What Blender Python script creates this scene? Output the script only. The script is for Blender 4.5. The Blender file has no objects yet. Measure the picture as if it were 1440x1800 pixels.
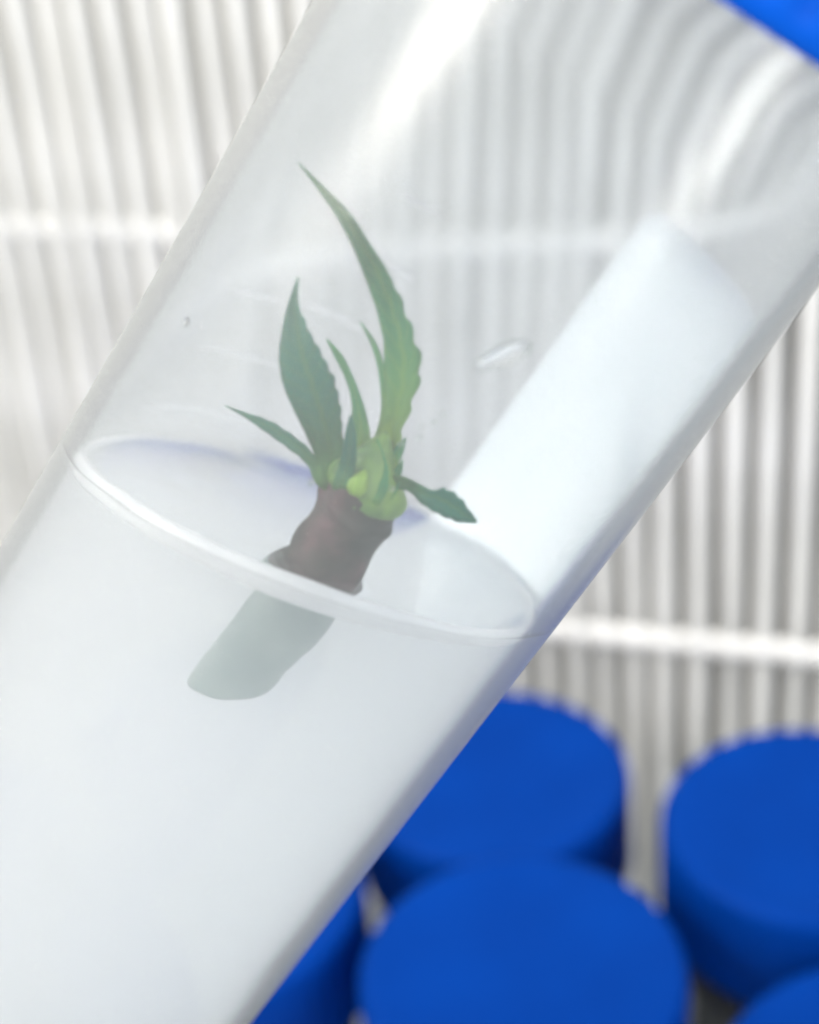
import bpy, bmesh, math, random
from mathutils import Vector, Matrix, noise

random.seed(7)
R = math.radians
scene = bpy.context.scene
col = scene.collection

# ------------------------------------------------------------------ camera
cam_data = bpy.data.cameras.new('camera')
cam = bpy.data.objects.new('camera', cam_data)
col.objects.link(cam)
rot = Matrix(((0.99632, 0.08568, 0.0), (-0.04287, 0.49850, -0.86583), (-0.07419, 0.86265, 0.50034)))
cam.matrix_world = Matrix.Translation((0, 0, 0.247)) @ rot.to_4x4()
cam_data.sensor_fit = 'VERTICAL'
cam_data.sensor_height = 24.0
cam_data.lens = 38.667
cam_data.clip_start = 0.005
cam_data.clip_end = 20.0
cam_data.dof.use_dof = True
cam_data.dof.focus_distance = 0.0905
cam_data.dof.aperture_fstop = 16.0
scene.camera = cam

# ------------------------------------------------------------------ light
world = bpy.data.worlds.new('World')
scene.world = world
world.use_nodes = True
bg = world.node_tree.nodes['Background']
bg.inputs['Color'].default_value = (0.97, 0.98, 0.97, 1)
bg.inputs['Strength'].default_value = 0.78


def area_lamp(name, loc, target, size, power, color, size_y=None):
    ld = bpy.data.lights.new(name, 'AREA')
    ld.shape = 'RECTANGLE'
    ld.size = size
    ld.size_y = size_y or size
    ld.energy = power
    ld.color = color
    lo = bpy.data.objects.new(name, ld)
    lo.location = loc
    lo.rotation_euler = (Vector(target) - Vector(loc)).to_track_quat('-Z', 'Y').to_euler()
    col.objects.link(lo)
    return lo


area_lamp('bench_lamp', (-0.412, -0.015, 0.478), (0.0, 0.08, 0.21), 0.12, 1.6, (1.0, 0.93, 0.82), 0.08)
area_lamp('hood_lamp', (-0.22, 0.02, 0.72), (-0.03, 0.17, 0.15), 0.45, 2.5, (1.0, 0.96, 0.87), 0.30)
area_lamp('right_fill_lamp', (0.40, -0.25, 0.50), (0.0, 0.09, 0.18), 0.42, 2.4, (0.95, 0.97, 1.0), 0.3)  # added fill from the right to brighten the gel, no known source

scene.view_settings.view_transform = 'Standard'
scene.view_settings.look = 'None'
scene.view_settings.exposure = 0.03
scene.view_settings.gamma = 1.0
scene.cycles.use_denoising = True
scene.cycles.max_bounces = 40
scene.cycles.use_adaptive_sampling = True
scene.cycles.adaptive_threshold = 0.03
scene.cycles.transmission_bounces = 24
scene.cycles.diffuse_bounces = 5
scene.cycles.glossy_bounces = 6
scene.cycles.volume_bounces = 32
scene.cycles.transparent_max_bounces = 16
scene.cycles.sample_clamp_indirect = 45.0
scene.cycles.blur_glossy = 0.0


# ------------------------------------------------------------------ materials
def new_mat(name):
    m = bpy.data.materials.new(name)
    m.use_nodes = True
    nt = m.node_tree
    b = nt.nodes['Principled BSDF']
    return m, nt, b, nt.nodes['Material Output']


def lin(r, g, b):
    f = lambda c: (c / 255) / 12.92 if c <= 10 else ((c / 255 + 0.055) / 1.055) ** 2.4
    return (f(r), f(g), f(b), 1)


def noise_color(nt, b, c1, c2, scale, detail=3.0, lo=0.35, hi=0.65):
    tc = nt.nodes.new('ShaderNodeTexCoord')
    nz = nt.nodes.new('ShaderNodeTexNoise')
    nz.inputs['Scale'].default_value = scale
    nz.inputs['Detail'].default_value = detail
    rp = nt.nodes.new('ShaderNodeValToRGB')
    rp.color_ramp.elements[0].position = lo
    rp.color_ramp.elements[1].position = hi
    rp.color_ramp.elements[0].color = c1
    rp.color_ramp.elements[1].color = c2
    nt.links.new(tc.outputs['Object'], nz.inputs['Vector'])
    nt.links.new(nz.outputs['Fac'], rp.inputs['Fac'])
    nt.links.new(rp.outputs['Color'], b.inputs['Base Color'])
    return tc, nz, rp


# milky clear polypropylene of the tube walls
def plastic_wall(name, haze):
    m, nt, b, out = new_mat(name)
    nt.nodes.remove(b)
    gl = nt.nodes.new('ShaderNodeBsdfRefraction')
    gl.inputs['IOR'].default_value = 1.45
    gl.inputs['Roughness'].default_value = 0.105
    gl.inputs['Color'].default_value = (0.945, 0.957, 0.966, 1)
    di = nt.nodes.new('ShaderNodeBsdfDiffuse')
    di.inputs['Color'].default_value = (0.86, 0.90, 0.94, 1)
    m2 = nt.nodes.new('ShaderNodeMixShader')
    tc = nt.nodes.new('ShaderNodeTexCoord')
    nz = nt.nodes.new('ShaderNodeTexNoise')
    nz.inputs['Scale'].default_value = 120
    mr = nt.nodes.new('ShaderNodeMapRange')
    mr.inputs['To Min'].default_value = haze * 0.85
    mr.inputs['To Max'].default_value = haze * 1.15
    # the milky bloom lies on the plastic's surface: it is met from the air side of each face
    ge = nt.nodes.new('ShaderNodeNewGeometry')
    inv = nt.nodes.new('ShaderNodeMath')
    inv.operation = 'SUBTRACT'
    inv.inputs[0].default_value = 1.0
    mul = nt.nodes.new('ShaderNodeMath')
    mul.operation = 'MULTIPLY'
    nt.links.new(ge.outputs['Backfacing'], inv.inputs[1])
    nt.links.new(tc.outputs['Object'], nz.inputs['Vector'])
    nt.links.new(nz.outputs['Fac'], mr.inputs['Value'])
    nt.links.new(mr.outputs['Result'], mul.inputs[0])
    nt.links.new(inv.outputs[0], mul.inputs[1])
    nt.links.new(mul.outputs[0], m2.inputs[0])
    fr = nt.nodes.new('ShaderNodeFresnel')
    fr.inputs['IOR'].default_value = 1.45
    gs = nt.nodes.new('ShaderNodeBsdfGlossy')
    gs.inputs['Roughness'].default_value = 0.26
    m3 = nt.nodes.new('ShaderNodeMixShader')
    nt.links.new(fr.outputs[0], m3.inputs[0])
    nt.links.new(gl.outputs[0], m3.inputs[1])
    nt.links.new(gs.outputs[0], m3.inputs[2])
    nt.links.new(m3.outputs[0], m2.inputs[1])
    nt.links.new(di.outputs[0], m2.inputs[2])
    nt.links.new(m2.outputs[0], out.inputs['Surface'])
    # faint moulding waves
    bp = nt.nodes.new('ShaderNodeBump')
    n2 = nt.nodes.new('ShaderNodeTexNoise')
    n2.inputs['Scale'].default_value = 170
    n2.inputs['Detail'].default_value = 1
    bp.inputs['Strength'].default_value = 0.012
    bp.inputs['Distance'].default_value = 0.001
    nt.links.new(tc.outputs['Object'], n2.inputs['Vector'])
    nt.links.new(n2.outputs['Fac'], bp.inputs['Height'])
    nt.links.new(bp.outputs['Normal'], gl.inputs['Normal'])
    return m


M_wall = plastic_wall('milky_plastic', 0.105)


def gel_mat():
    m, nt, b, out = new_mat('milky_gel')
    nt.nodes.remove(b)
    vs = nt.nodes.new('ShaderNodeVolumeScatter')
    vs.inputs['Color'].default_value = (0.984, 0.994, 0.995, 1)
    vs.inputs['Density'].default_value = 95.0
    vs.inputs['Anisotropy'].default_value = 0.5
    tp = nt.nodes.new('ShaderNodeBsdfTransparent')
    # the open upper face bends light as a wet gel face does; the sides are wetted to the wall
    rf = nt.nodes.new('ShaderNodeBsdfGlass')
    rf.inputs['IOR'].default_value = 1.34
    rf.inputs['Roughness'].default_value = 0.06
    at = nt.nodes.new('ShaderNodeAttribute')
    at.attribute_name = 'top'
    mt = nt.nodes.new('ShaderNodeMixShader')
    nt.links.new(at.outputs['Fac'], mt.inputs[0])
    nt.links.new(tp.outputs[0], mt.inputs[1])
    nt.links.new(rf.outputs[0], mt.inputs[2])
    nt.links.new(mt.outputs[0], out.inputs['Surface'])
    nt.links.new(vs.outputs[0], out.inputs['Volume'])
    return m


M_gel = gel_mat()

M_lip, nt, b, out = new_mat('gel_lip')
noise_color(nt, b, (0.88, 0.88, 0.89, 1), (0.94, 0.94, 0.94, 1), 250)
b.inputs['Roughness'].default_value = 0.3
tp = nt.nodes.new('ShaderNodeBsdfTransparent')
tr = nt.nodes.new('ShaderNodeBsdfTranslucent')
tr.inputs['Color'].default_value = (0.95, 0.95, 0.96, 1)
ma = nt.nodes.new('ShaderNodeMixShader')
mb = nt.nodes.new('ShaderNodeMixShader')
ma.inputs[0].default_value = 0.5
mb.inputs[0].default_value = 0.28
nt.links.new(b.outputs[0], ma.inputs[1])
nt.links.new(tr.outputs[0], ma.inputs[2])
nt.links.new(ma.outputs[0], mb.inputs[1])
nt.links.new(tp.outputs[0], mb.inputs[2])
nt.links.new(mb.outputs[0], out.inputs['Surface'])


def water_mat():
    m, nt, b, out = new_mat('water_drop')
    b.inputs['Base Color'].default_value = (1, 1, 1, 1)
    b.inputs['Transmission Weight'].default_value = 1.0
    b.inputs['Roughness'].default_value = 0.0
    b.inputs['IOR'].default_value = 1.36
    return m


M_water = water_mat()

M_blue, nt, b, _ = new_mat('blue_cap_plastic')
noise_color(nt, b, (0.0, 0.036, 0.26, 1), (0.0, 0.041, 0.29, 1), 90)
b.inputs['Roughness'].default_value = 0.5
b.inputs['Specular IOR Level'].default_value = 0.04

M_blue_lit, nt, b, _ = new_mat('lit_blue_cap_plastic')  # same cap plastic, with strong lamp light put into a lighter blue
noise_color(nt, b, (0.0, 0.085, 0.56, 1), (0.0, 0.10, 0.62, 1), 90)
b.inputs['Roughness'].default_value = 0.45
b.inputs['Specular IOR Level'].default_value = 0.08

M_print, nt, b, _ = new_mat('white_print')
noise_color(nt, b, (0.90, 0.92, 0.93, 1), (0.94, 0.95, 0.96, 1), 300)
b.inputs['Roughness'].default_value = 0.6

M_mark, nt, b, out = new_mat('glint_white_rib')  # glints of the clear ribs put in as a glossy white colour
noise_color(nt, b, (0.9, 0.9, 0.9, 1), (0.95, 0.95, 0.95, 1), 300)
tr = nt.nodes.new('ShaderNodeBsdfGlossy')
tr.inputs['Color'].default_value = (0.97, 0.97, 0.97, 1)
tr.inputs['Roughness'].default_value = 0.30
ma = nt.nodes.new('ShaderNodeMixShader')
ma.inputs[0].default_value = 0.5
nt.links.new(b.outputs[0], ma.inputs[1])
nt.links.new(tr.outputs[0], ma.inputs[2])
nt.links.new(ma.outputs[0], out.inputs['Surface'])

M_filter, nt, b, _ = new_mat('filter_paper')
tc, nz, rp = noise_color(nt, b, (0.74, 0.74, 0.72, 1), (0.86, 0.86, 0.85, 1), 60, 4)
b.inputs['Roughness'].default_value = 0.9
b.inputs['Specular IOR Level'].default_value = 0.1
M_bead, nt, b, _ = new_mat('glue_bead')
noise_color(nt, b, (0.82, 0.82, 0.82, 1), (0.9, 0.9, 0.9, 1), 200)
b.inputs['Roughness'].default_value = 0.5

M_steel, nt, b, _ = new_mat('brushed_bench')
noise_color(nt, b, (0.42, 0.45, 0.47, 1), (0.50, 0.53, 0.55, 1), 40)
b.inputs['Roughness'].default_value = 0.55


def leaf_mat(name, c1, c2, young):
    """green blade: yellower towards its base (z of the leaf's own 'grow' attribute), noise mottling"""
    m, nt, b, out = new_mat(name)
    at = nt.nodes.new('ShaderNodeAttribute')
    at.attribute_name = 'grow'
    tc = nt.nodes.new('ShaderNodeTexCoord')
    nz = nt.nodes.new('ShaderNodeTexNoise')
    nz.inputs['Scale'].default_value = 700
    nz.inputs['Detail'].default_value = 4
    nt.links.new(tc.outputs['Object'], nz.inputs['Vector'])
    mx = nt.nodes.new('ShaderNodeMix')
    mx.data_type = 'RGBA'
    mx.inputs['A'].default_value = c1
    mx.inputs['B'].default_value = c2
    nt.links.new(nz.outputs['Fac'], mx.inputs['Factor'])
    ac = nt.nodes.new('ShaderNodeAttribute')
    ac.attribute_name = 'across'
    # midrib: pale where |across| is near 0; side veins: slanting lines that leave it
    ab = nt.nodes.new('ShaderNodeMath')
    ab.operation = 'ABSOLUTE'
    nt.links.new(ac.outputs['Fac'], ab.inputs[0])
    rib = nt.nodes.new('ShaderNodeMapRange')
    rib.inputs['From Min'].default_value = 0.0
    rib.inputs['From Max'].default_value = 0.22
    rib.inputs['To Min'].default_value = 0.45
    rib.inputs['To Max'].default_value = 0.0
    nt.links.new(ab.outputs[0], rib.inputs['Value'])
    sl = nt.nodes.new('ShaderNodeMath')
    sl.operation = 'MULTIPLY_ADD'
    sl.inputs[1].default_value = -0.10
    nt.links.new(ab.outputs[0], sl.inputs[0])
    nt.links.new(at.outputs['Fac'], sl.inputs[2])
    sn = nt.nodes.new('ShaderNodeMath')
    sn.operation = 'MULTIPLY'
    sn.inputs[1].default_value = 95.0
    nt.links.new(sl.outputs[0], sn.inputs[0])
    s2 = nt.nodes.new('ShaderNodeMath')
    s2.operation = 'SINE'
    nt.links.new(sn.outputs[0], s2.inputs[0])
    ve = nt.nodes.new('ShaderNodeMapRange')
    ve.inputs['From Min'].default_value = 0.55
    ve.inputs['From Max'].default_value = 1.0
    ve.inputs['To Min'].default_value = 0.0
    ve.inputs['To Max'].default_value = 0.22
    nt.links.new(s2.outputs[0], ve.inputs['Value'])
    vm = nt.nodes.new('ShaderNodeMath')
    vm.operation = 'MAXIMUM'
    nt.links.new(rib.outputs['Result'], vm.inputs[0])
    nt.links.new(ve.outputs['Result'], vm.inputs[1])
    mv = nt.nodes.new('ShaderNodeMix')
    mv.data_type = 'RGBA'
    mv.inputs['B'].default_value = young
    nt.links.new(vm.outputs[0], mv.inputs['Factor'])
    nt.links.new(mx.outputs['Result'], mv.inputs['A'])
    rp = nt.nodes.new('ShaderNodeMapRange')
    rp.interpolation_type = 'SMOOTHSTEP'
    rp.inputs['From Min'].default_value = 0.0
    rp.inputs['From Max'].default_value = 0.55
    nt.links.new(at.outputs['Fac'], rp.inputs['Value'])
    m2 = nt.nodes.new('ShaderNodeMix')
    m2.data_type = 'RGBA'
    m2.inputs['A'].default_value = young
    nt.links.new(mv.outputs['Result'], m2.inputs['B'])
    nt.links.new(rp.outputs['Result'], m2.inputs['Factor'])
    nt.links.new(m2.outputs['Result'], b.inputs['Base Color'])
    b.inputs['Roughness'].default_value = 0.5
    b.inputs['Specular IOR Level'].default_value = 0.25
    tr = nt.nodes.new('ShaderNodeBsdfTranslucent')
    nt.links.new(m2.outputs['Result'], tr.inputs['Color'])
    ms = nt.nodes.new('ShaderNodeMixShader')
    ms.inputs[0].default_value = 0.35
    nt.links.new(b.outputs[0], ms.inputs[1])
    nt.links.new(tr.outputs[0], ms.inputs[2])
    nt.links.new(ms.outputs[0], out.inputs['Surface'])
    return m


YOUNG = (0.21, 0.34, 0.05, 1)
M_leaf = leaf_mat('leaf_green', (0.022, 0.185, 0.070, 1), (0.050, 0.265, 0.095, 1), YOUNG)
M_leaf_dark = leaf_mat('leaf_dark_green', (0.009, 0.125, 0.085, 1), (0.022, 0.175, 0.110, 1), (0.09, 0.21, 0.04, 1))
M_bud, nt, b, _ = new_mat('bud_green')
noise_color(nt, b, (0.19, 0.33, 0.04, 1), (0.27, 0.42, 0.055, 1), 500)
b.inputs['Roughness'].default_value = 0.5
M_node, nt, b, _ = new_mat('node_green')
noise_color(nt, b, (0.06, 0.15, 0.035, 1), (0.17, 0.31, 0.045, 1), 380)
b.inputs['Roughness'].default_value = 0.5
M_stem_pale, nt, b, _ = new_mat('stem_gel_haze')  # the gel's pale haze is painted into the submerged stem's colour
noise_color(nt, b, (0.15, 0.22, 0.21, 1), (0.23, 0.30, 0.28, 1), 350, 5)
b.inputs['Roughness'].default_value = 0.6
M_stem, nt, b, _ = new_mat('stem_skin')
tc, nz, rp = noise_color(nt, b, (0.014, 0.017, 0.010, 1), (0.10, 0.045, 0.050, 1), 420, 6, 0.36, 0.68)
e = rp.color_ramp.elements.new(0.52)
e.color = (0.040, 0.028, 0.022, 1)
b.inputs['Roughness'].default_value = 0.6


# ------------------------------------------------------------------ helpers
def link(name, mesh, mat, parent=None, smooth=True):
    o = bpy.data.objects.new(name, mesh)
    col.objects.link(o)
    if mat and not mesh.materials:
        mesh.materials.append(mat)
    if smooth:
        for p in mesh.polygons:
            p.use_smooth = True
    if parent:
        o.parent = parent
    return o


def mesh_from(name, verts, faces):
    me = bpy.data.meshes.new(name)
    me.from_pydata(verts, [], faces)
    bm = bmesh.new()
    bm.from_mesh(me)
    bmesh.ops.recalc_face_normals(bm, faces=bm.faces)
    bm.to_mesh(me)
    bm.free()
    me.update()
    return me


def empty(name, label, cat, group=None):
    o = bpy.data.objects.new(name, None)
    o.empty_display_size = 0.01
    col.objects.link(o)
    o['label'] = label
    o['category'] = cat
    if group:
        o['group'] = group
    return o


def lathe(name, profile, n=128, closed=False, rfun=None):
    """profile: list of (r, z) in metres, swept round z; r == 0 gives a pole"""
    verts, faces, rings = [], [], []
    for (r, z) in profile:
        if r < 1e-9:
            rings.append([len(verts)])
            verts.append((0, 0, z))
        else:
            ring = []
            for i in range(n):
                a = 2 * math.pi * i / n
                rr = rfun(r, z, a) if rfun else r
                ring.append(len(verts))
                verts.append((rr * math.cos(a), rr * math.sin(a), z))
            rings.append(ring)
    pairs = list(zip(rings, rings[1:]))
    if closed:
        pairs.append((rings[-1], rings[0]))
    for A, B in pairs:
        for i in range(n):
            j = (i + 1) % n
            if len(A) == 1 and len(B) == 1:
                continue
            if len(A) == 1:
                faces.append((A[0], B[i], B[j]))
            elif len(B) == 1:
                faces.append((A[i], A[j], B[0]))
            else:
                faces.append((A[i], A[j], B[j], B[i]))
    return mesh_from(name, verts, faces)


MM = 0.001

# ------------------------------------------------------------------ bench
me = mesh_from('bench', [(-0.6, -0.4, 0), (0.6, -0.4, 0), (0.6, 0.6, 0), (-0.6, 0.6, 0),
                         (-0.6, -0.4, -0.02), (0.6, -0.4, -0.02), (0.6, 0.6, -0.02), (-0.6, 0.6, -0.02)],
               [(0, 1, 2, 3), (4, 5, 6, 7), (0, 1, 5, 4), (1, 2, 6, 5), (2, 3, 7, 6), (3, 0, 4, 7)])
bench = link('bench', me, M_steel, smooth=False)
bench['kind'] = 'structure'

# ------------------------------------------------------------------ pleated filter
filt = empty('pleated_filter', 'white pleated filter panel with raised glue beads standing behind the tubes', 'filter')
psi = R(-19)
filt.rotation_euler = (0, 0, psi)
filt.location = (0.0059 + 0.3256 * 0.05, 0.1545 + 0.9455 * 0.05, 0.0)
# local x runs along the panel, local -y faces the camera
H0, H1 = 0.001, 0.36
PITCH = 4.6 * MM
DEPTH = 11.5 * MM


def pleat_mesh(seed):
    prof = []          # half-open fold: base left -> rounded tip -> base right (x, y)
    w, t = PITCH * 0.5, 1.15 * MM
    prof.append((-w, DEPTH))
    prof.append((-w * 0.80, DEPTH * 0.6))
    prof.append((-t, 1.5 * MM))
    for k in range(7):
        a = math.pi * (1 - k / 6)
        prof.append((t * math.cos(a), 0.9 * MM - 0.9 * MM * math.sin(a)))
    prof.append((t, 1.5 * MM))
    prof.append((w * 0.80, DEPTH * 0.6))
    prof.append((w, DEPTH))
    verts, faces = [], []
    nz = 60
    for k in range(nz + 1):
        z = H0 + (H1 - H0) * k / nz
        dx = 0.65 * MM * noise.noise(Vector((seed * 7.3, 0.0, z * 15)))
        dy = 0.9 * MM * noise.noise(Vector((seed * 3.1, 5.0, z * 40)))
        tw = 1 + 0.45 * noise.noise(Vector((seed * 5.7, 9.0, z * 35)))
        for (x, y) in prof:
            f = 1 - min(1, max(0, y / DEPTH))
            verts.append((x * (1 + (tw - 1) * f) + dx * f, y + dy * f, z))
    m = len(prof)
    for k in range(nz):
        for i in range(m - 1):
            a = k * m + i
            faces.append((a, a + 1, a + m + 1, a + m))
    return mesh_from('pleat', verts, faces)


pm = [pleat_mesh(s) for s in range(6)]
for i in range(-38, 22):
    p = link('pleat', pm[random.randrange(6)], M_filter, filt)
    p.location = (i * PITCH + random.uniform(-0.3, 0.3) * MM, random.uniform(-0.3, 0.5) * MM, 0)
xa, xb = -38.5 * PITCH, 21.5 * PITCH
me = mesh_from('backing', [(xa, DEPTH + 0.3 * MM, H0), (xb, DEPTH + 0.3 * MM, H0), (xb, DEPTH + 0.3 * MM, H1), (xa, DEPTH + 0.3 * MM, H1),
                           (xa, DEPTH + 4 * MM, H0), (xb, DEPTH + 4 * MM, H0), (xb, DEPTH + 4 * MM, H1), (xa, DEPTH + 4 * MM, H1)],
               [(0, 1, 2, 3), (4, 5, 6, 7), (0, 1, 5, 4), (1, 2, 6, 5), (2, 3, 7, 6), (3, 0, 4, 7)])
link('backing', me, M_filter, filt, smooth=False)
for zb, sunk, fat in ((0.0472, 0, 1.5), (0.1072, 0, 1.6), (0.1672, 1.9, 1.5), (0.2272, 0.5, 1.4)):
    verts, faces = [], []
    nx, ns = 240, 10
    for k in range(nx + 1):
        x = xa + (xb - xa) * k / nx
        ph = (x / PITCH + 0.5) % 1.0 - 0.5
        bulge = math.exp(-(ph / 0.26) ** 2)
        hz = (fat + 0.5 * bulge + 0.3 * noise.noise(Vector((x * 300, zb * 90, 0)))) * MM
        yo = (sunk - 0.1 - 0.4 * bulge) * MM
        zz = zb + 0.35 * MM * noise.noise(Vector((x * 160, zb * 50, 3)))
        for s in range(ns):
            a = 2 * math.pi * s / ns
            verts.append((x, yo + 1.3 * MM + 1.5 * MM * math.cos(a), zz + hz * math.sin(a)))
    for k in range(nx):
        for s in range(ns):
            a, b2 = k * ns + s, k * ns + (s + 1) % ns
            faces.append((a, b2, b2 + ns, a + ns))
    faces.append(tuple(range(ns)))
    faces.append(tuple(nx * ns + s for s in range(ns)))
    link('glue_bead', mesh_from('glue_bead', verts, faces), M_bead, filt)


# ------------------------------------------------------------------ screw cap (shared mesh), local z = 0 at its lower edge
CAP_H = 14 * MM


def cap_mesh(nrib=54):
    def knurl(r, z, a):
        if r > 16.6 * MM and 1.2 * MM < z < 13.3 * MM:
            return r + 0.22 * MM * math.cos(a * nrib)
        return r
    rim = [(17.35, 0.0), (17.45, 0.4), (17.45, 1.1), (17.2, 1.5), (17.2, 5), (17.2, 9), (17.2, 12.6), (17.05, 13.2), (16.7, 13.7), (16.2, 13.95),
           (15.6, 14.0), (15.2, 13.92), (14.6, 13.85), (8, 13.83), (0, 13.82)]
    inn = [(0, 12.4), (14.0, 12.4), (15.55, 12.2), (15.55, 0.0)]
    prof = [(r * MM, z * MM) for r, z in inn + rim]
    return lathe('cap', prof, 216, True, knurl)


CAP = cap_mesh()

# ------------------------------------------------------------------ standing tubes
prof = [(13.2, 0.0), (14.5, 0.0), (14.6, 0.5), (14.75, 20), (14.75, 94), (15.1, 94.5), (15.1, 96), (14.6, 96.5), (14.6, 110), (13.7, 110), (13.7, 16), (9, 9), (3, 5), (0, 4.6)]
outer = [(r * MM, z * MM) for r, z in prof] + [(0, 3.6 * MM), (3 * MM, 4 * MM), (9 * MM, 8 * MM), (13.2 * MM, 13 * MM)]
BODY = lathe('tube_body', outer, 72, True)
spots = [
    ((0.0076, 0.1654, 0.1150), 'blue screw cap tube whose rim tucks under its neighbour, against the filter'),
    ((0.0437, 0.1461, 0.1171), 'blue screw cap tube standing apart with its ribbed skirt seen, beside the filter'),
    ((0.0078, 0.1280, 0.1164), 'blue screw cap tube overlapping the cap behind it, flat top fully shown'),
    ((-0.0266, 0.1462, 0.1138), 'blue screw cap tube mostly hidden behind the tilted clear tube'),
    ((0.0425, 0.1085, 0.1150), 'blue screw cap tube of which only the curved top rim edge shows'),
]
for hx, hy, hz, lab in ((-0.030, 0.1865, 0.113, 'blue screw cap tube near the filter, wholly behind the tilted tube'),
                        (-0.0655, 0.1660, 0.114, 'blue screw cap tube out behind the lower end of the tilted tube')):
    spots.append(((hx, hy, hz), lab))
spots[0] = ((0.0076, 0.1654, 0.1125), spots[0][1])
for (x, y, zt), lab in spots:
    t = empty('capped_tube', lab, 'tube', 'capped culture tubes standing on the bench')
    t.location = (x, y, 0)
    t.rotation_euler = (0, 0, random.uniform(0, 6.28))
    link('tube_body', BODY, M_wall, t)
    c = link('screw_cap', CAP, M_blue, t)
    c.location = (0, 0, zt - CAP_H)
    c.scale = (1.017, 1.017, 1)

# ------------------------------------------------------------------ the tilted culture tube
XL = Vector((0.768516, -0.320130, -0.553986))
YL = Vector((0.254274, 0.947333, -0.194691))
ZL = Vector((0.587136, 0.008759, 0.809441))
ORG = Vector((-0.041686, 0.082030, 0.149387))
TUBE = Matrix((( XL.x, YL.x, ZL.x, ORG.x), (XL.y, YL.y, ZL.y, ORG.y), (XL.z, YL.z, ZL.z, ORG.z), (0, 0, 0, 1)))

tube = empty('culture_tube', 'large tilted clear plastic tube with milky gel and blue cap', 'tube')
tube.matrix_world = TUBE
RO, RI, RG = 14.75, 13.75, 14.6
prof = [(0, 0), (2.2, 0.1), (3.4, 0.9), (9.0, 8.0), (13.6, 13.6), (14.4, 15.0), (RO, 17), (RO, 40), (RO, 60), (RO, 80), (RO, 92.5), (RO, 98.6), (14.6, 99.0), (14.9, 99.3), (14.9, 100.2), (14.5, 101), (14.5, 110.5), (14.1, 110.8), (13.75, 110.5), (RI, 97), (RI, 90), (RI, 60), (RI, 30), (RI, 17.3), (13.3, 15.6), (12.6, 14.2), (8.2, 8.8), (2.9, 2.0), (1.9, 1.2), (0, 1.1)]
link('tube_wall', lathe('tube_wall', [(r * MM, z * MM) for r, z in prof], 160), M_wall, tube)
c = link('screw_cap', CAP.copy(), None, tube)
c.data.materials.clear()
c.data.materials.append(M_blue_lit)
c['label'] = 'blue ribbed cap of the tilted tube, strong light painted into its colour'
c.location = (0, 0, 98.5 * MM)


def gel_z(x, y):
    return 0.258 * x - 0.1896 * y + 61.10


def gel_mesh():
    n = 128
    verts, faces = [], []
    rows = []

    def ring(r, zf):
        row = []
        for i in range(n):
            a = 2 * math.pi * i / n
            x, y = r * math.cos(a), r * math.sin(a)
            row.append(len(verts))
            verts.append((x * MM, y * MM, zf(x, y) * MM))
        rows.append(row)
    # underside and sides, sunk half a wall into the plastic
    for r, z in ((2.1, 0.4), (8.8, 8.2), (13.4, 13.8), (14.2, 15.2), (RG, 17.2), (RG, 30), (RG, 45)):
        ring(r, lambda x, y, z=z: z)

    def top(x, y):
        r = math.hypot(x, y)
        k = 0.5 * math.exp((min(r, RI) - RI) / 0.6)
        d = math.hypot(x - 2.0, y + 8.0)
        k += 0.7 * math.exp(-max(0, d - 2.0) / 0.7)
        k += 0.10 * noise.noise(Vector((x * 0.35, y * 0.35, 1.5)))
        return gel_z(x, y) + k
    for r in (RG, RI, 13.6, 13.2, 12.8, 12.3, 11.6, 10.8, 9.8, 8.7, 7.6, 6.4, 5.2, 4.0, 2.8, 1.6, 0.6):
        ring(r, top)
    for A, B in zip(rows, rows[1:]):
        for i in range(n):
            j = (i + 1) % n
            faces.append((A[i], A[j], B[j], B[i]))
    faces.append(tuple(rows[0]))
    faces.append(tuple(rows[-1]))
    me = mesh_from('gel', verts, faces)
    at = me.attributes.new('top', 'FLOAT', 'POINT')
    at.data.foreach_set('value', [0.0 if i < 8 * n else 1.0 for i in range(len(verts))])
    return me


gel = link('nutrient_gel', gel_mesh(), M_gel)
gel.matrix_world = TUBE
gel['label'] = 'cloudy white nutrient gel filling the lower half of tilted tube'
gel['category'] = 'gel'


def rim_mesh():
    # pale lip of gel drawn up the wall by the meniscus, heaviest on the near side
    n, m = 160, 12
    verts, faces = [], []
    for i in range(n):
        a = 2 * math.pi * i / n
        w = 0.5 + 0.5 * math.cos(a - R(-95))
        w = 0.03 + 0.97 * w ** 1.2
        w *= 1 + 0.15 * noise.noise(Vector((math.cos(a) * 3, math.sin(a) * 3, 0.7)))
        for k in range(m):
            b_ = 2 * math.pi * k / m
            r = 13.62 - 0.42 * w + 0.52 * w * math.cos(b_)
            r = min(r, 13.72)
            x, y = r * math.cos(a), r * math.sin(a)
            verts.append((x * MM, y * MM, (gel_z(x, y) + 0.25 * w + 0.78 * w * math.sin(b_)) * MM))
    for i in range(n):
        j = (i + 1) % n
        for k in range(m):
            l = (k + 1) % m
            faces.append((i * m + k, j * m + k, j * m + l, i * m + l))
    return mesh_from('gel_lip', verts, faces)


lip = link('gel_lip', rim_mesh(), M_lip, gel)
lip['label'] = 'thick white lip where the gel meets the tube wall'


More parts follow.
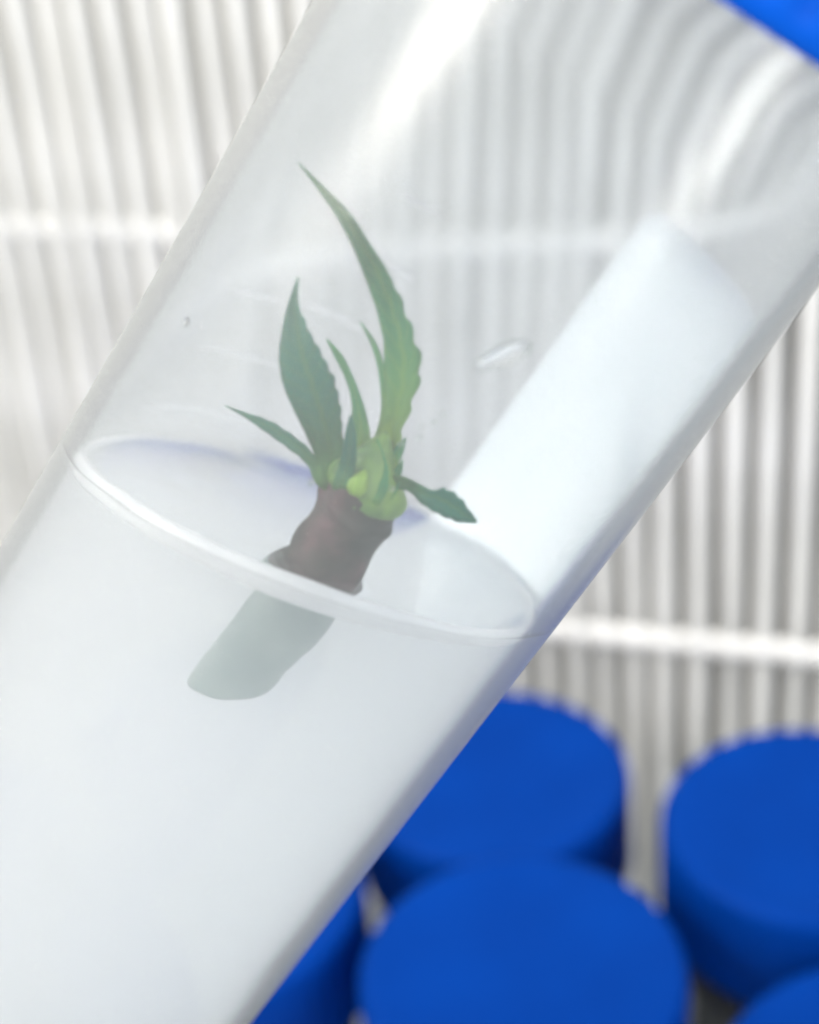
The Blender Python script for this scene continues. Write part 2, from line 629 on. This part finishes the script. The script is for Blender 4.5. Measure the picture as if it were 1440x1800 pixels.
def wall_sheet(name, a0, a1, z0, z1, r0, r1, na, nzz, corner=0.0):
    """thin curved sheet on the tube wall between two angles (degrees) and heights (mm), rounded corners"""
    verts, faces = [], []
    for r in (r0, r1):
        for k in range(nzz + 1):
            for i in range(na + 1):
                fa, fz = i / na, k / nzz
                a = a0 + (a1 - a0) * fa
                z = z0 + (z1 - z0) * fz
                if corner:
                    # pull the two upper corners in along a quarter round
                    s = min((a - a0), (a1 - a)) / 180 * math.pi * r1
                    if s < corner:
                        lim = z1 - (corner - math.sqrt(max(0, corner ** 2 - (corner - s) ** 2)))
                        z = z0 + (lim - z0) * fz
                verts.append((r * math.cos(R(a)) * MM, r * math.sin(R(a)) * MM, z * MM))
    m = (na + 1) * (nzz + 1)
    idx = lambda s, k, i: s * m + k * (na + 1) + i
    for k in range(nzz):
        for i in range(na):
            for s in (0, 1):
                faces.append((idx(s, k, i), idx(s, k, i + 1), idx(s, k + 1, i + 1), idx(s, k + 1, i)))
    for i in range(na):
        for k in (0, nzz):
            faces.append((idx(0, k, i), idx(0, k, i + 1), idx(1, k, i + 1), idx(1, k, i)))
    for k in range(nzz):
        for i in (0, na):
            faces.append((idx(0, k, i), idx(0, k + 1, i), idx(1, k + 1, i), idx(1, k, i)))
    return mesh_from(name, verts, faces)


pt = link('writing_patch', wall_sheet('writing_patch', 4, 66.5, 22, 85.2, RO + 0.02, RO + 0.07, 60, 24, 1.2), M_print, tube)
pt['label'] = 'white write-on patch printed on the far side of the tube'
def ridge_mesh(a0, a1, z, r, rad, n=28, m=8):
    # thin raised rib moulded on the inner wall, fading out at both ends
    verts, faces = [], []
    for i in range(n + 1):
        a = R(a0 + (a1 - a0) * i / n)
        q = rad * (0.15 + 0.85 * math.sin(math.pi * i / n) ** 0.5)
        for k in range(m):
            b_ = 2 * math.pi * k / m
            rr = r + q * math.cos(b_)
            verts.append((rr * math.cos(a) * MM, rr * math.sin(a) * MM, (z + q * math.sin(b_)) * MM))
    for i in range(n):
        for k in range(m):
            l = (k + 1) % m
            faces.append((i * m + k, (i + 1) * m + k, (i + 1) * m + l, i * m + l))
    faces.append(tuple(range(m)))
    faces.append(tuple(n * m + k for k in range(m)))
    return mesh_from('graduation_mark', verts, faces)


for a0, a1, z in ((118, 162, 59.3), (120, 155, 63.9), (108, 129, 68.5), (136, 152, 68.1), (110, 122, 77.4), (106, 115, 73.0)):
    link('graduation_mark', ridge_mesh(a0, a1, z, 13.70, 0.10), M_mark, tube)


def drop(name, ang, z, sa, sz, h, label, turn=0.0):
    """water bead on the outer wall: a low dome, half sunk into the plastic"""
    bm = bmesh.new()
    bmesh.ops.create_uvsphere(bm, u_segments=24, v_segments=14, radius=1.0)
    for v in bm.verts:
        v.co.x *= h
        v.co.y *= sa * (1 + 0.25 * v.co.z)
        v.co.z *= sz
        v.co *= MM
    m = bpy.data.meshes.new(name)
    bm.to_mesh(m)
    bm.free()
    o = link(name, m, M_water)
    o.matrix_world = TUBE @ Matrix.Rotation(R(ang), 4, 'Z') @ Matrix.Translation((RO * MM, 0, z * MM)) @ Matrix.Rotation(R(turn), 4, 'X')
    o['label'] = label
    o['category'] = 'drop'
    return o


drop('water_drop', -75.6, 80.6, 0.5, 1.35, 0.26, 'long water drop on the tube wall beside the white patch', -34)
drop('water_drop', -133.9, 71.6, 0.26, 0.26, 0.2, 'tiny round water drop on the tube wall over the graduation marks')

DROPS = ((-79.9, 75.1, 0.10), (-79.1, 76.1, 0.13), (-78.7, 76.7, 0.10), (-81.9, 74.4, 0.08), (-109.0, 78.7, 0.11), (-91.6, 70.2, 0.13), (-78.5, 72.2, 0.09), (-80.6, 75.6, 0.07))
for ang, z, sz in DROPS:
    dd = drop('water_drop', ang, z, sz, sz * random.uniform(1.0, 1.5), sz * 0.7, 'fine droplet among the specks of condensation on the tube before the leaves', random.uniform(-40, 40))
    dd['group'] = 'specks of condensation on the tube'

# ------------------------------------------------------------------ the plantlet (coordinates in mm in the tube's own frame)
plant = empty('plantlet', 'small green plantlet with toothed leaves on a brown stem stuck in gel', 'plant')
plant.matrix_world = TUBE


def catmull(p, t):
    n = len(p) - 1
    x = min(max(t * n, 0), n - 1e-6)
    i = int(x)
    f = x - i
    g = lambda k: p[min(max(k, 0), n)]
    a, b_, c_, d = g(i - 1), g(i), g(i + 1), g(i + 2)
    return [0.5 * (2 * b_[k] + (c_[k] - a[k]) * f + (2 * a[k] - 5 * b_[k] + 4 * c_[k] - d[k]) * f * f + (3 * b_[k] - a[k] - 3 * c_[k] + d[k]) * f ** 3) for k in range(len(a))]


def leaf(tab, mat, teeth_l=0.0, teeth_r=0.0, fold=0.35, cnt=9, t0=0.25, t1=0.8, twist=0.0, thick=0.16, seed=0, n=56):
    rows = []
    for k in range(n + 1):
        t = k / n
        xl, zl, xr, zr, y = catmull(tab, t)
        Lp, Rp = Vector((xl, y - twist * math.sin(t * 3.1), zl)), Vector((xr, y + twist * math.sin(t * 3.1), zr))
        w = (Rp - Lp).length
        u = (Rp - Lp).normalized() if w > 1e-6 else Vector((1, 0, 0))
        if t0 < t < t1:
            env = math.sin(math.pi * (t - t0) / (t1 - t0)) ** 0.5
            s = (t * cnt + seed) % 1.0
            saw = 6.75 * s * s * (1 - s) * env * (0.7 + 0.6 * abs(noise.noise(Vector((seed, int(t * cnt + seed), 0.3)))))
            Lp -= u * teeth_l * saw
            s2 = (t * cnt + seed + 0.4) % 1.0
            amp = 0.55 + 0.9 * abs(noise.noise(Vector((seed * 1.7, int(t * cnt + seed + 0.4) * 0.77, 2.3))))
            Rp += u * teeth_r * 6.75 * s2 * s2 * (1 - s2) * env * amp
        mid = (Lp + Rp) * 0.5
        fd = fold * min(1.0, w / 1.2)
        ql, qr = Lp.lerp(mid, 0.5), Rp.lerp(mid, 0.5)
        rip = 0.06 * noise.noise(Vector((seed * 3, t * 9, 1)))
        rows.append((Lp, ql + Vector((0, fd * 0.6 + rip, 0)), mid + Vector((0, fd, 0)), qr + Vector((0, fd * 0.6 - rip, 0)), Rp))
    verts, faces, grow, across = [], [], [], []
    for s in (-1, 1):
        for k, row in enumerate(rows):
            for i, p in enumerate(row):
                e = (0.15, 0.9, 1.3, 0.9, 0.15)[i]
                verts.append(tuple((p + Vector((0, s * thick * 0.5 * e * (1.0 - 0.6 * k / n), 0))) * MM))
                grow.append(k / n)
                across.append((i - 2) / 2)
    m = len(rows) * 5
    for s in (0, 1):
        for k in range(n):
            for i in range(4):
                a = s * m + k * 5 + i
                faces.append((a, a + 1, a + 6, a + 5))
    for k in range(n):
        for i in (0, 4):
            a = k * 5 + i
            faces.append((a, a + 5, a + m + 5, a + m))
    for k in (0, n):
        for i in range(4):
            a = k * 5 + i
            faces.append((a, a + 1, a + m + 1, a + m))
    me = mesh_from('leaf', verts, faces)
    at = me.attributes.new('grow', 'FLOAT', 'POINT')
    at.data.foreach_set('value', grow)
    at = me.attributes.new('across', 'FLOAT', 'POINT')
    at.data.foreach_set('value', across)
    return link('leaf', me, mat, plant)


LA = [(1.2, 68.2, 2.3, 68.6, -8.0), (0.95, 69.7, 2.25, 70.4, -7.9), (0.61, 70.61, 1.57, 71.46, -6.6), (-0.02, 71.82, 1.02, 72.77, -5.2), (-0.98, 72.83, 0.32, 74.02, -3.6), (-2.05, 73.82, -1.06, 74.83, -2.0), (-3.42, 74.76, -2.61, 75.61, -1.0), (-4.89, 75.72, -4.17, 76.59, -0.6), (-6.32, 76.84, -5.81, 77.47, -1.0), (-7.73, 77.98, -7.35, 78.5, -2.0), (-9.14, 78.96, -8.94, 79.23, -3.2), (-10.49, 79.92, -10.46, 79.95, -4.6)]
LB = [(0.94, 70.94, 1.44, 71.31, -7.0), (0.18, 71.46, 0.58, 71.8, -5.4), (-0.66, 71.97, -0.33, 72.29, -3.8), (-1.61, 72.49, -1.34, 72.81, -2.4), (-2.68, 73.09, -2.49, 73.36, -1.6), (-3.86, 73.64, -3.79, 73.69, -1.2)]
LC = [(0.4, 67.6, 1.6, 68.2, -8.0), (-0.25, 67.95, 0.85, 68.7, -9.2), (-1.25, 68.93, -0.15, 69.83, -8.8), (-2.35, 69.87, -0.98, 71.05, -9.0), (-3.5, 70.64, -1.82, 72.19, -9.1), (-4.62, 71.42, -2.83, 73.07, -9.0), (-5.54, 72.33, -4.01, 73.63, -8.6), (-6.21, 73.38, -5.23, 74.08, -8.0), (-6.79, 74.43, -6.34, 74.66, -7.2), (-7.2, 75.54, -7.14, 75.57, -6.4)]
LD = [(0.9, 68.4, 1.7, 68.9, -8.0), (0.1, 69.5, 1.15, 70.3, -8.6), (-0.44, 70.38, 0.35, 71.03, -7.4), (-1.03, 71.03, -0.46, 71.57, -6.6), (-1.74, 71.6, -1.37, 72.0, -5.8), (-2.62, 72.07, -2.34, 72.43, -5.2), (-3.59, 72.48, -3.36, 72.85, -4.8), (-4.55, 72.89, -4.48, 72.97, -4.4)]
LE = [(1.0, 67.8, 1.5, 68.1, -8.0), (0.3, 68.62, 1.1, 69.09, -10.0), (-0.01, 69.63, 0.66, 70.16, -9.65), (-0.33, 70.62, 0.24, 71.1, -9.9), (-0.68, 71.52, -0.27, 71.89, -9.98), (-0.97, 72.38, -0.94, 72.47, -9.9)]
LF = [(0.9, 67.4, 1.4, 68.2, -8.0), (-0.51, 67.72, -0.14, 68.49, -8.8), (-1.42, 68.16, -1.2, 68.75, -8.4), (-2.48, 68.13, -2.3, 68.81, -8.0), (-3.59, 67.9, -3.47, 68.59, -7.4), (-4.72, 67.64, -4.64, 68.22, -6.8), (-5.84, 67.43, -5.79, 67.72, -6.4), (-6.95, 67.24, -6.93, 67.3, -6.2)]
LG = [(1.5, 68.6, 1.7, 69.6, -8.0), (2.4, 69.5, 2.7, 70.7, -8.6), (3.46, 70.1, 3.77, 70.81, -8.3), (4.23, 70.22, 4.46, 71.13, -8.8), (4.99, 70.41, 4.97, 71.73, -9.2), (5.74, 70.62, 5.71, 71.86, -9.4), (6.47, 70.85, 6.42, 71.64, -9.4), (7.14, 71.18, 7.14, 71.33, -9.2)]
LH = [(1.78, 70.36, 2.44, 70.58, -8.0), (1.69, 70.85, 2.26, 71.02, -7.6), (1.69, 71.36, 2.1, 71.47, -7.2), (1.82, 71.92, 1.89, 71.97, -7.0)]
leaf(LA, M_leaf, 0.05, 0.36, 0.4, 13, 0.12, 0.62, 0.35, seed=1, n=110)
leaf(LB, M_leaf, 0.0, 0.0, 0.15, seed=2)
leaf(LC, M_leaf_dark, 0.03, 0.16, 0.45, 15, 0.25, 0.85, 0.2, seed=3, n=90)
leaf(LD, M_leaf, 0.0, 0.0, 0.2, seed=4)
leaf(LE, M_leaf_dark, 0.0, 0.0, 0.2, seed=5)
leaf(LF, M_leaf_dark, 0.06, 0.10, 0.2, 8, 0.2, 0.8, seed=6)
leaf(LG, M_leaf_dark, 0.12, 0.14, 0.25, 8, 0.4, 0.95, seed=7)
leaf(LH, M_leaf, 0.0, 0.08, 0.1, seed=8)
# small overlapping scales and young leaflets sheathing the node
for tab, mt in (([(1.6, 68.0, 2.2, 68.3, -8.0), (1.3, 68.5, 2.7, 69.2, -9.9), (1.2, 69.3, 2.6, 70.1, -9.5), (1.0, 70.3, 1.9, 70.9, -8.9), (0.7, 71.4, 0.75, 71.5, -8.2)], M_leaf),
                ([(1.9, 68.3, 2.5, 68.7, -8.0), (2.0, 68.9, 3.0, 69.4, -9.2), (2.2, 69.6, 3.0, 70.1, -8.6), (2.3, 70.4, 2.7, 70.7, -8.1), (2.35, 71.1, 2.4, 71.2, -7.8)], M_leaf)):
    leaf(tab, mt, 0.05, 0.05, 0.3, 5, 0.2, 0.9, seed=random.random() * 9, n=30)


def rings_mesh(name, path, n=28, rough=0.0, seed=0):
    """path: (x, y, z, rx, ry) in mm"""
    verts, faces = [], []
    for (x, y, z, rx, ry) in path:
        for i in range(n):
            a = 2 * math.pi * i / n
            k = 1 + rough * (0.35 if z < 62 and name == 'stem' else 1.0) * noise.noise(Vector((math.cos(a) * 1.7 + seed, math.sin(a) * 1.7, z * 0.9)))
            verts.append(((x + rx * k * math.cos(a)) * MM, (y + ry * k * math.sin(a)) * MM, (z + 0.15 * rough * 5 * noise.noise(Vector((a, z, seed)))) * MM))
    for k in range(len(path) - 1):
        for i in range(n):
            j = (i + 1) % n
            faces.append((k * n + i, k * n + j, (k + 1) * n + j, (k + 1) * n + i))
    faces.append(tuple(range(n)))
    faces.append(tuple((len(path) - 1) * n + i for i in range(n)))
    return mesh_from(name, verts, faces)


stem_path = [(1.45, -8.0, 54.8, 2.05, 2.0), (1.6, -8.0, 57, 2.05, 2.0), (1.95, -8.0, 60, 2.15, 2.1), (2.0, -8.0, 62.5, 2.2, 2.1), (2.05, -8.0, 64, 2.15, 2.1),
             (2.05, -8.0, 65.4, 2.0, 2.0), (1.95, -8.0, 66.8, 1.95, 1.95), (1.75, -8.0, 68.0, 2.1, 2.0), (1.6, -8.0, 68.8, 2.05, 1.95), (1.5, -8.0, 69.4, 1.6, 1.6), (1.45, -8.0, 69.7, 0.8, 0.8)]
fine = [(1.45, -8.0, 54.8, 0.02, 0.02), (1.45, -8.0, 54.8, 1.2, 1.2), (1.45, -8.0, 54.8, 2.0, 1.95)]
for k in range(1, 81):
    p = list(catmull(stem_path, k / 80))
    # leaf scars: two low rings with a step
    for zr in (63.0, 67.4):
        p[3] += 0.16 * math.exp(-((p[2] - zr) / 0.3) ** 2)
        p[4] += 0.16 * math.exp(-((p[2] - zr) / 0.3) ** 2)
    fine.append(tuple(p))
stem_mesh = rings_mesh('stem', fine, 40, 0.12, 2)
for v in stem_mesh.vertices:      # slanting knife cut at the foot
    f = max(0.0, 1 - (v.co.z / MM - 55.0) / 3.0)
    v.co.z += (v.co.x / MM - 1.9) * 0.55 * f * MM
so = link('stem', stem_mesh, M_stem, plant)
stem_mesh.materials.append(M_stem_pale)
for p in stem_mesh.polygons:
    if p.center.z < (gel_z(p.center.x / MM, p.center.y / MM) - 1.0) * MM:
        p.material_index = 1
# swollen green node where the leaves leave the stem, and the pale bud in front of it
node_path = [(1.7, -8.0, 67.9, 1.5, 1.5), (1.75, -8.05, 68.4, 1.98, 1.94), (1.75, -8.1, 68.9, 2.05, 1.98), (1.55, -8.1, 69.6, 1.75, 1.75), (1.35, -8.0, 70.4, 1.15, 1.3), (1.1, -7.8, 71.2, 0.6, 0.8), (0.9, -7.6, 71.8, 0.15, 0.2)]
link('node', rings_mesh('node', [tuple(catmull(node_path, k / 24)) for k in range(25)], 24, 0.2, 5), M_node, plant)
bud_path = [(1.3, -9.9, 68.9, 0.1, 0.1), (1.3, -10.0, 69.1, 0.4, 0.25), (1.3, -9.95, 69.5, 0.5, 0.28), (1.25, -9.8, 69.9, 0.35, 0.25), (1.2, -9.5, 70.2, 0.08, 0.08)]
link('bud', rings_mesh('bud', [tuple(catmull(bud_path, k / 16)) for k in range(17)], 18, 0.2, 9), M_bud, plant)
